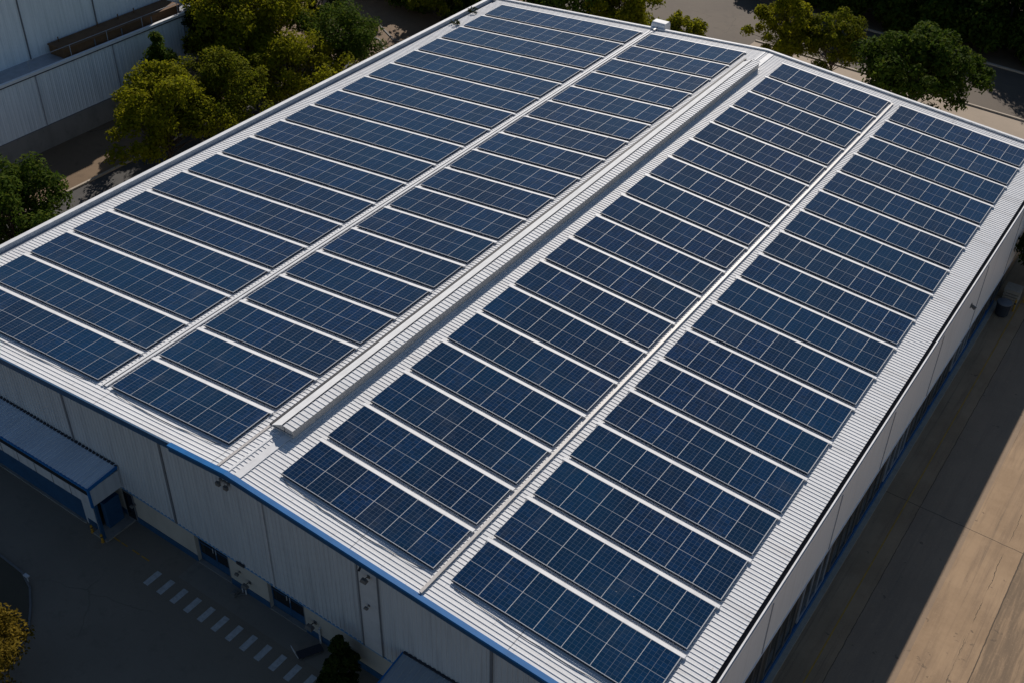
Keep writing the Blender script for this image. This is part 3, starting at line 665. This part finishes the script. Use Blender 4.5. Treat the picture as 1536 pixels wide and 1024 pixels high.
MB().box(-60, NV-.02, n0, n1, -1.4, -1.08).build('ledge', M['gut'], NB)
MB().box(NV-.18, NV+.09, n0, n1, -.98, -.78).build('ledge_capping', M['white'], NB)
MB().box(NV-.20, NV+.10, n0+.1, n1, -1.06, -.982).build('capping_shadow_gap', M['dark'], NB)
UV = -45.25
corr_y(n0, 39.0, .32, .012, UV, -1.08, 4.1, 'upper_wall', M['cladb'], NB)
MB().box(-60, UV+.12, n0, 39.1, 4.1, 4.25).build('roof', M['white'], NB)
MB().box(-60, UV-.02, 38.98, 39.05, -1.08, 4.1).build('end_wall', M['cladb'], NB)
MB().box(-60, NV-.02, n1-.05, n1+.02, zg(NV)-.6, -1.06).build('end_wall', M['cladb'], NB)
for y in (6.5, 14.0, 20.95, 28.05, 35.2): MB().box(NV+.031, NV+.075, y-.04, y+.04, -5.05, -1.06).build('cladding_joint', M['gut'], NB)
for y in (8.5, 15.6, 22.65, 29.0, 35.6): MB().box(UV+.031, UV+.075, y-.05, y+.05, -1.08, 4.1).build('cladding_joint', M['joint'], NB)
# rusty ducting on the ledge
du = empty('rusty_duct', (-44, 29, -1.08), 'rusty brown box duct lying on the ledge of the neighbouring building', 'duct')
MB().box(-44.95, -43.15, 24.2, 35.6, -1.08, -.35).build('duct_box', M['rust'], du, bevel=.03)
MB().box(-45.0, -43.1, 24.15, 35.65, -.348, -.27).build('duct_lid', M['rust'], du)
for y in (27, 29.6, 32.6): MB().box(-43.149, -43.09, y-.04, y+.04, -1.08, -.36).build('strap', M['joint'], du)
for y, nm in ((24.9, 'a'), (28.6, 'b'), (30.6, 'c'), (32.2, 'd')): MB().tube((-44.6, y, -.27), (-44.6, y, .12), .045).build('stub_pipe', M['rust'], du)
gr = empty('guard_rail', (-42.9, 29, -.8), 'thin grey guard rail along the ledge beside the rusty duct', 'railing')
for y in (20.9, 24.6, 28.05, 31.5, 35.2): MB().tube((NV-.35, y, -1.08), (NV-.35, y, .0), .025).build('post', M['gut'], gr)
MB().tube((NV-.35, 20.9, 0), (NV-.35, 35.2, 0), .022).build('rail', M['gut'], gr)

# ------------------------------------------------------------------ trees
def tree(name, x, y, h, r, mat, label, seed, n=9000, leaf=.17, trunk_h=None, cat='tree', kind='round', gap=1.0, z=None, group=None):
    z = zg(x) if z is None else z
    rng = np.random.default_rng(seed); root = empty(name, (x, y, z), label, cat, group)
    cz0 = h*(.13 if kind == 'round' else .12); ch = h-cz0
    cen = []
    if kind == 'round':
        nb = int(52+r*8)
        for i in range(nb):
            d = rng.normal(size=3); d /= np.linalg.norm(d)
            if d[2] < -.8: d[2] = -d[2]
            k = .30+.66*rng.random()**.6; lump = (1+.16*math.sin(3*math.atan2(d[1], d[0])+seed)+.16*math.sin(5*d[2]+seed*2))*(.82+.36*rng.random())
            c = np.array([d[0]*r*k*lump, d[1]*r*k*lump, cz0+ch*.48+d[2]*ch*.5*k*(1+.08*rng.normal())])
            cen.append((c, r*(.10+.14*rng.random())))
    else:
        nb = 46
        for i in range(nb):
            t = rng.random()**.8; a = rng.random()*6.283; rr = r*(1-t)**.8*(.5+.5*rng.random())
            cen.append((np.array([rr*math.cos(a), rr*math.sin(a), cz0+ch*t*.95]), r*(.20+.16*rng.random())*(1.05-.6*t)))
    v = leaf_cloud(cen, int(n*1.75), leaf*.70, rng)
    mb = MB(); tr = max(.09, r*.045); top = Vector((x+rng.normal()*.1, y+rng.normal()*.1, z+cz0+ch*.35))
    mid = Vector((x+rng.normal()*.08, y+rng.normal()*.08, z+cz0*.9))
    mb.tube((x, y, z-.1), (x, y, z+.12), tr*1.6, tr*1.15).tube((x, y, z+.12), mid, tr*1.15, tr*.85).tube(mid, top, tr*.85, tr*.35)
    for c, rad in cen:
        if rng.random() < .62:
            s = mid.lerp(top, rng.random()*.9); e = Vector((x, y, z))+Vector(c)
            m = s.lerp(e, .5)+Vector((rng.normal()*.12, rng.normal()*.12, .1*r*.3))
            mb.tube(s, m, tr*.32, tr*.2, 5, cap=False).tube(m, e, tr*.2, tr*.06, 5, cap=False)
    mb.build('trunk', M['bark'], root, smooth=True)
    o = bpy.data.objects.new('crown', leaf_mesh('crown', v, mat)); COL.objects.link(o); o.parent = root
    return root
g1 = 'trees between the warehouse and the left building'
tree('broadleaf_tree', -33.0, 24.2, 8.0, 4.2, M['leaf_yellow'], 'yellow-green tree nearest the pale left building, standing by the side road', 11, 12000, .20, group=g1)
tree('broadleaf_tree', -32.4, 30.2, 6.9, 4.3, M['leaf_olive'], 'olive tree just behind the yellow-green roadside tree', 12, 9000, .18, group=g1)
tree('broadleaf_tree', -32.2, 36.6, 6.6, 4.4, M['leaf_yellow'], 'yellowish bushy tree midway along the left eave', 13, 9000, .18, group=g1)
tree('broadleaf_tree', -33.0, 43.0, 6.4, 4.5, M['leaf_green'], 'green bushy tree by the bare brown ground beyond the left eave', 14, 10000, .18, group=g1)
tree('broadleaf_tree', -30.9, 9.4, 7.2, 3.9, M['leaf_green'], 'dark green tree at the left photo edge by the eave', 15, 12000, .19, group=g1)
tree('conifer', -40.2, 30.4, 6.6, 2.9, M['leaf_green'], 'slim dark green tree against the pale left building wall', 16, 6000, .16, kind='cone', group=g1)
tree('broadleaf_tree', -41.2, 36.8, 7.6, 2.8, M['leaf_dark'], 'dark tree between the slim tree and the big olive tree', 17, 8000, .19, group=g1)
tree('broadleaf_tree', -38.6, 38.8, 10.2, 5.6, M['leaf_yellow'], 'largest olive tree, tall crown at the top left of the photo', 18, 16000, .22, group=g1)
tree('broadleaf_tree', -41.2, 48.8, 8.6, 3.9, M['leaf_dark'], 'dark green tree behind the big olive tree by the bare ground', 19, 10000, .21, group=g1)
tree('broadleaf_tree', -33.8, 58.0, 6.4, 2.4, M['leaf_olive'], 'thin dark tree with visible trunk on the bare brown ground', 20, 4500, .19)
g2 = 'trees behind the far gable'
tree('broadleaf_tree', -18.2, 64.5, 6.8, 4.0, M['leaf_yellow'], 'wide yellow-green tree behind the far gable left of the duct hood', 21, 11000, .22, group=g2)
tree('broadleaf_tree', -12.2, 64.8, 4.9, 2.5, M['leaf_yellow'], 'small yellow-green tree just right of the duct hood', 22, 6000, .2, group=g2)
tree('broadleaf_tree', -4.6, 70.6, 7.4, 2.9, M['leaf_yellow'], 'tall bright yellow-green tree behind the far end of the ridge', 23, 8500, .21, group=g2)
tree('broadleaf_tree', -0.2, 71.6, 6.4, 3.0, M['leaf_olive'], 'thin dark olive tree left of the big dark green tree', 24, 5500, .2, group=g2)
tree('broadleaf_tree', 8.2, 68.2, 8.0, 4.9, M['leaf_green'], 'largest dark green tree by the pale pavement at top right', 25, 20000, .24, group=g2)
tree('broadleaf_tree', 23.9, 50.3, 6.2, 2.7, M['leaf_dark'], 'dark tree at the right photo edge beyond the bins', 26, 7000, .18)
tree('broadleaf_tree', -5.5, -11.8, 4.9, 2.5, M['leaf_gold'], 'golden-leaved small tree on the kerbed island at bottom left', 27, 6500, .13)
tree('conifer_shrub', 6.55, -2.15, 3.3, 1.05, M['leaf_dark'], 'dark bushy conifer against the front wall at the bottom edge', 28, 6000, .11, kind='cone', cat='shrub')
# woods that read as one dark mass
def wood(name, spots, seed, mat, label):
    rng = np.random.default_rng(seed); allv = []; mb = MB()
    for x, y, h, r in spots:
        cen = []
        for i in range(26):
            d = rng.normal(size=3); d /= np.linalg.norm(d); k = .4+.55*rng.random()
            cen.append((np.array([x+d[0]*r*k, y+d[1]*r*k, zg(x)+h*.47+d[2]*h*.5*k]), r*(.2+.14*rng.random())))
        allv.append(leaf_cloud(cen, 3600, .24, rng)); mb.tube((x, y, zg(x)-.2), (x, y, zg(x)+h*.6), .2, .1, 6)
    v = np.concatenate(allv); me = leaf_mesh(name, v, mat)
    b = mb.build('tree_trunks', M['bark'])
    o = bpy.data.objects.new(name, me); COL.objects.link(o); tag(o, label, 'woodland', kind='stuff')
    b.parent = o; return o
rg = random.Random(5)
spots = []
for row, (y, h, r) in enumerate(((87.6, 3.2, 2.6), (90.2, 7.5, 3.6), (94, 11, 4.4), (98.5, 12, 4.6), (104, 12, 4.8))):
    st = (2.7, 3.3, 4.2, 4.5, 5)[row]; x = -14+row*1.1
    while x < 34-(4-row)*4: spots.append((x+rg.uniform(-.8, .8), y+rg.uniform(-.6, .9), h*rg.uniform(.8, 1.15), r*rg.uniform(.8, 1.15))); x += st
wood('woodland', spots, 31, M['leaf_green'], 'dark wood beyond the rear road along the top right')
spots = [(-47+i*4.1+rg.uniform(-1, 1), 63+rg.uniform(-1, 2)+(i % 2)*3.5, rg.uniform(7, 10), rg.uniform(3.2, 4.2)) for i in range(7)]+[(-46+i*3.1, 60.5+rg.uniform(-.6, .8), rg.uniform(2, 3.2), rg.uniform(1.8, 2.5)) for i in range(6)]
wood('woodland', spots, 32, M['leaf_green'], 'dark wood beyond the bare brown ground at the top left')

# ------------------------------------------------------------------ light, sky, camera
SD = Vector((-.615, 1.60, 1.0)).normalized()
el = math.asin(SD.z); rot = math.atan2(SD.x, SD.y)
w = bpy.data.worlds.new('World'); SC.world = w; w.use_nodes = True
sky = w.node_tree.nodes.new('ShaderNodeTexSky'); sky.sky_type = 'NISHITA'; sky.sun_disc = False
sky.sun_elevation = el; sky.sun_rotation = rot; sky.air_density = 1.0; sky.dust_density = .12; sky.ozone_density = 2.3
bg = w.node_tree.nodes['Background']; w.node_tree.links.new(sky.outputs[0], bg.inputs[0]); bg.inputs[1].default_value = .058
ld = bpy.data.lights.new('sun', 'SUN'); ld.energy = 5.0; ld.angle = R(.5); ld.color = (1.0, .925, .84)
lo = bpy.data.objects.new('sun', ld); COL.objects.link(lo); lo.rotation_euler = (-SD).to_track_quat('-Z', 'Y').to_euler(); lo.location = SD*90

cam = bpy.data.cameras.new('camera'); co = bpy.data.objects.new('camera', cam); COL.objects.link(co)
yaw, pitch, roll = -.5867, .6492, .0203
fw = Vector((math.sin(yaw)*math.cos(pitch), math.cos(yaw)*math.cos(pitch), -math.sin(pitch)))
r0 = Vector((math.cos(yaw), -math.sin(yaw), 0)); u0 = r0.cross(fw)
rr = r0*math.cos(roll)+u0*math.sin(roll); uu = -r0*math.sin(roll)+u0*math.cos(roll)
mt = Matrix((rr, uu, -fw)).transposed().to_4x4(); mt.translation = Vector((30.075, -24.457, 34.663)); co.matrix_world = mt
cam.sensor_width = 36; cam.lens = 36*1715.0/1536; cam.clip_end = 3000; cam.clip_start = .5
SC.camera = co
SC.view_settings.view_transform = 'Standard'; SC.view_settings.look = 'None'; SC.view_settings.exposure = 0; SC.view_settings.gamma = 1
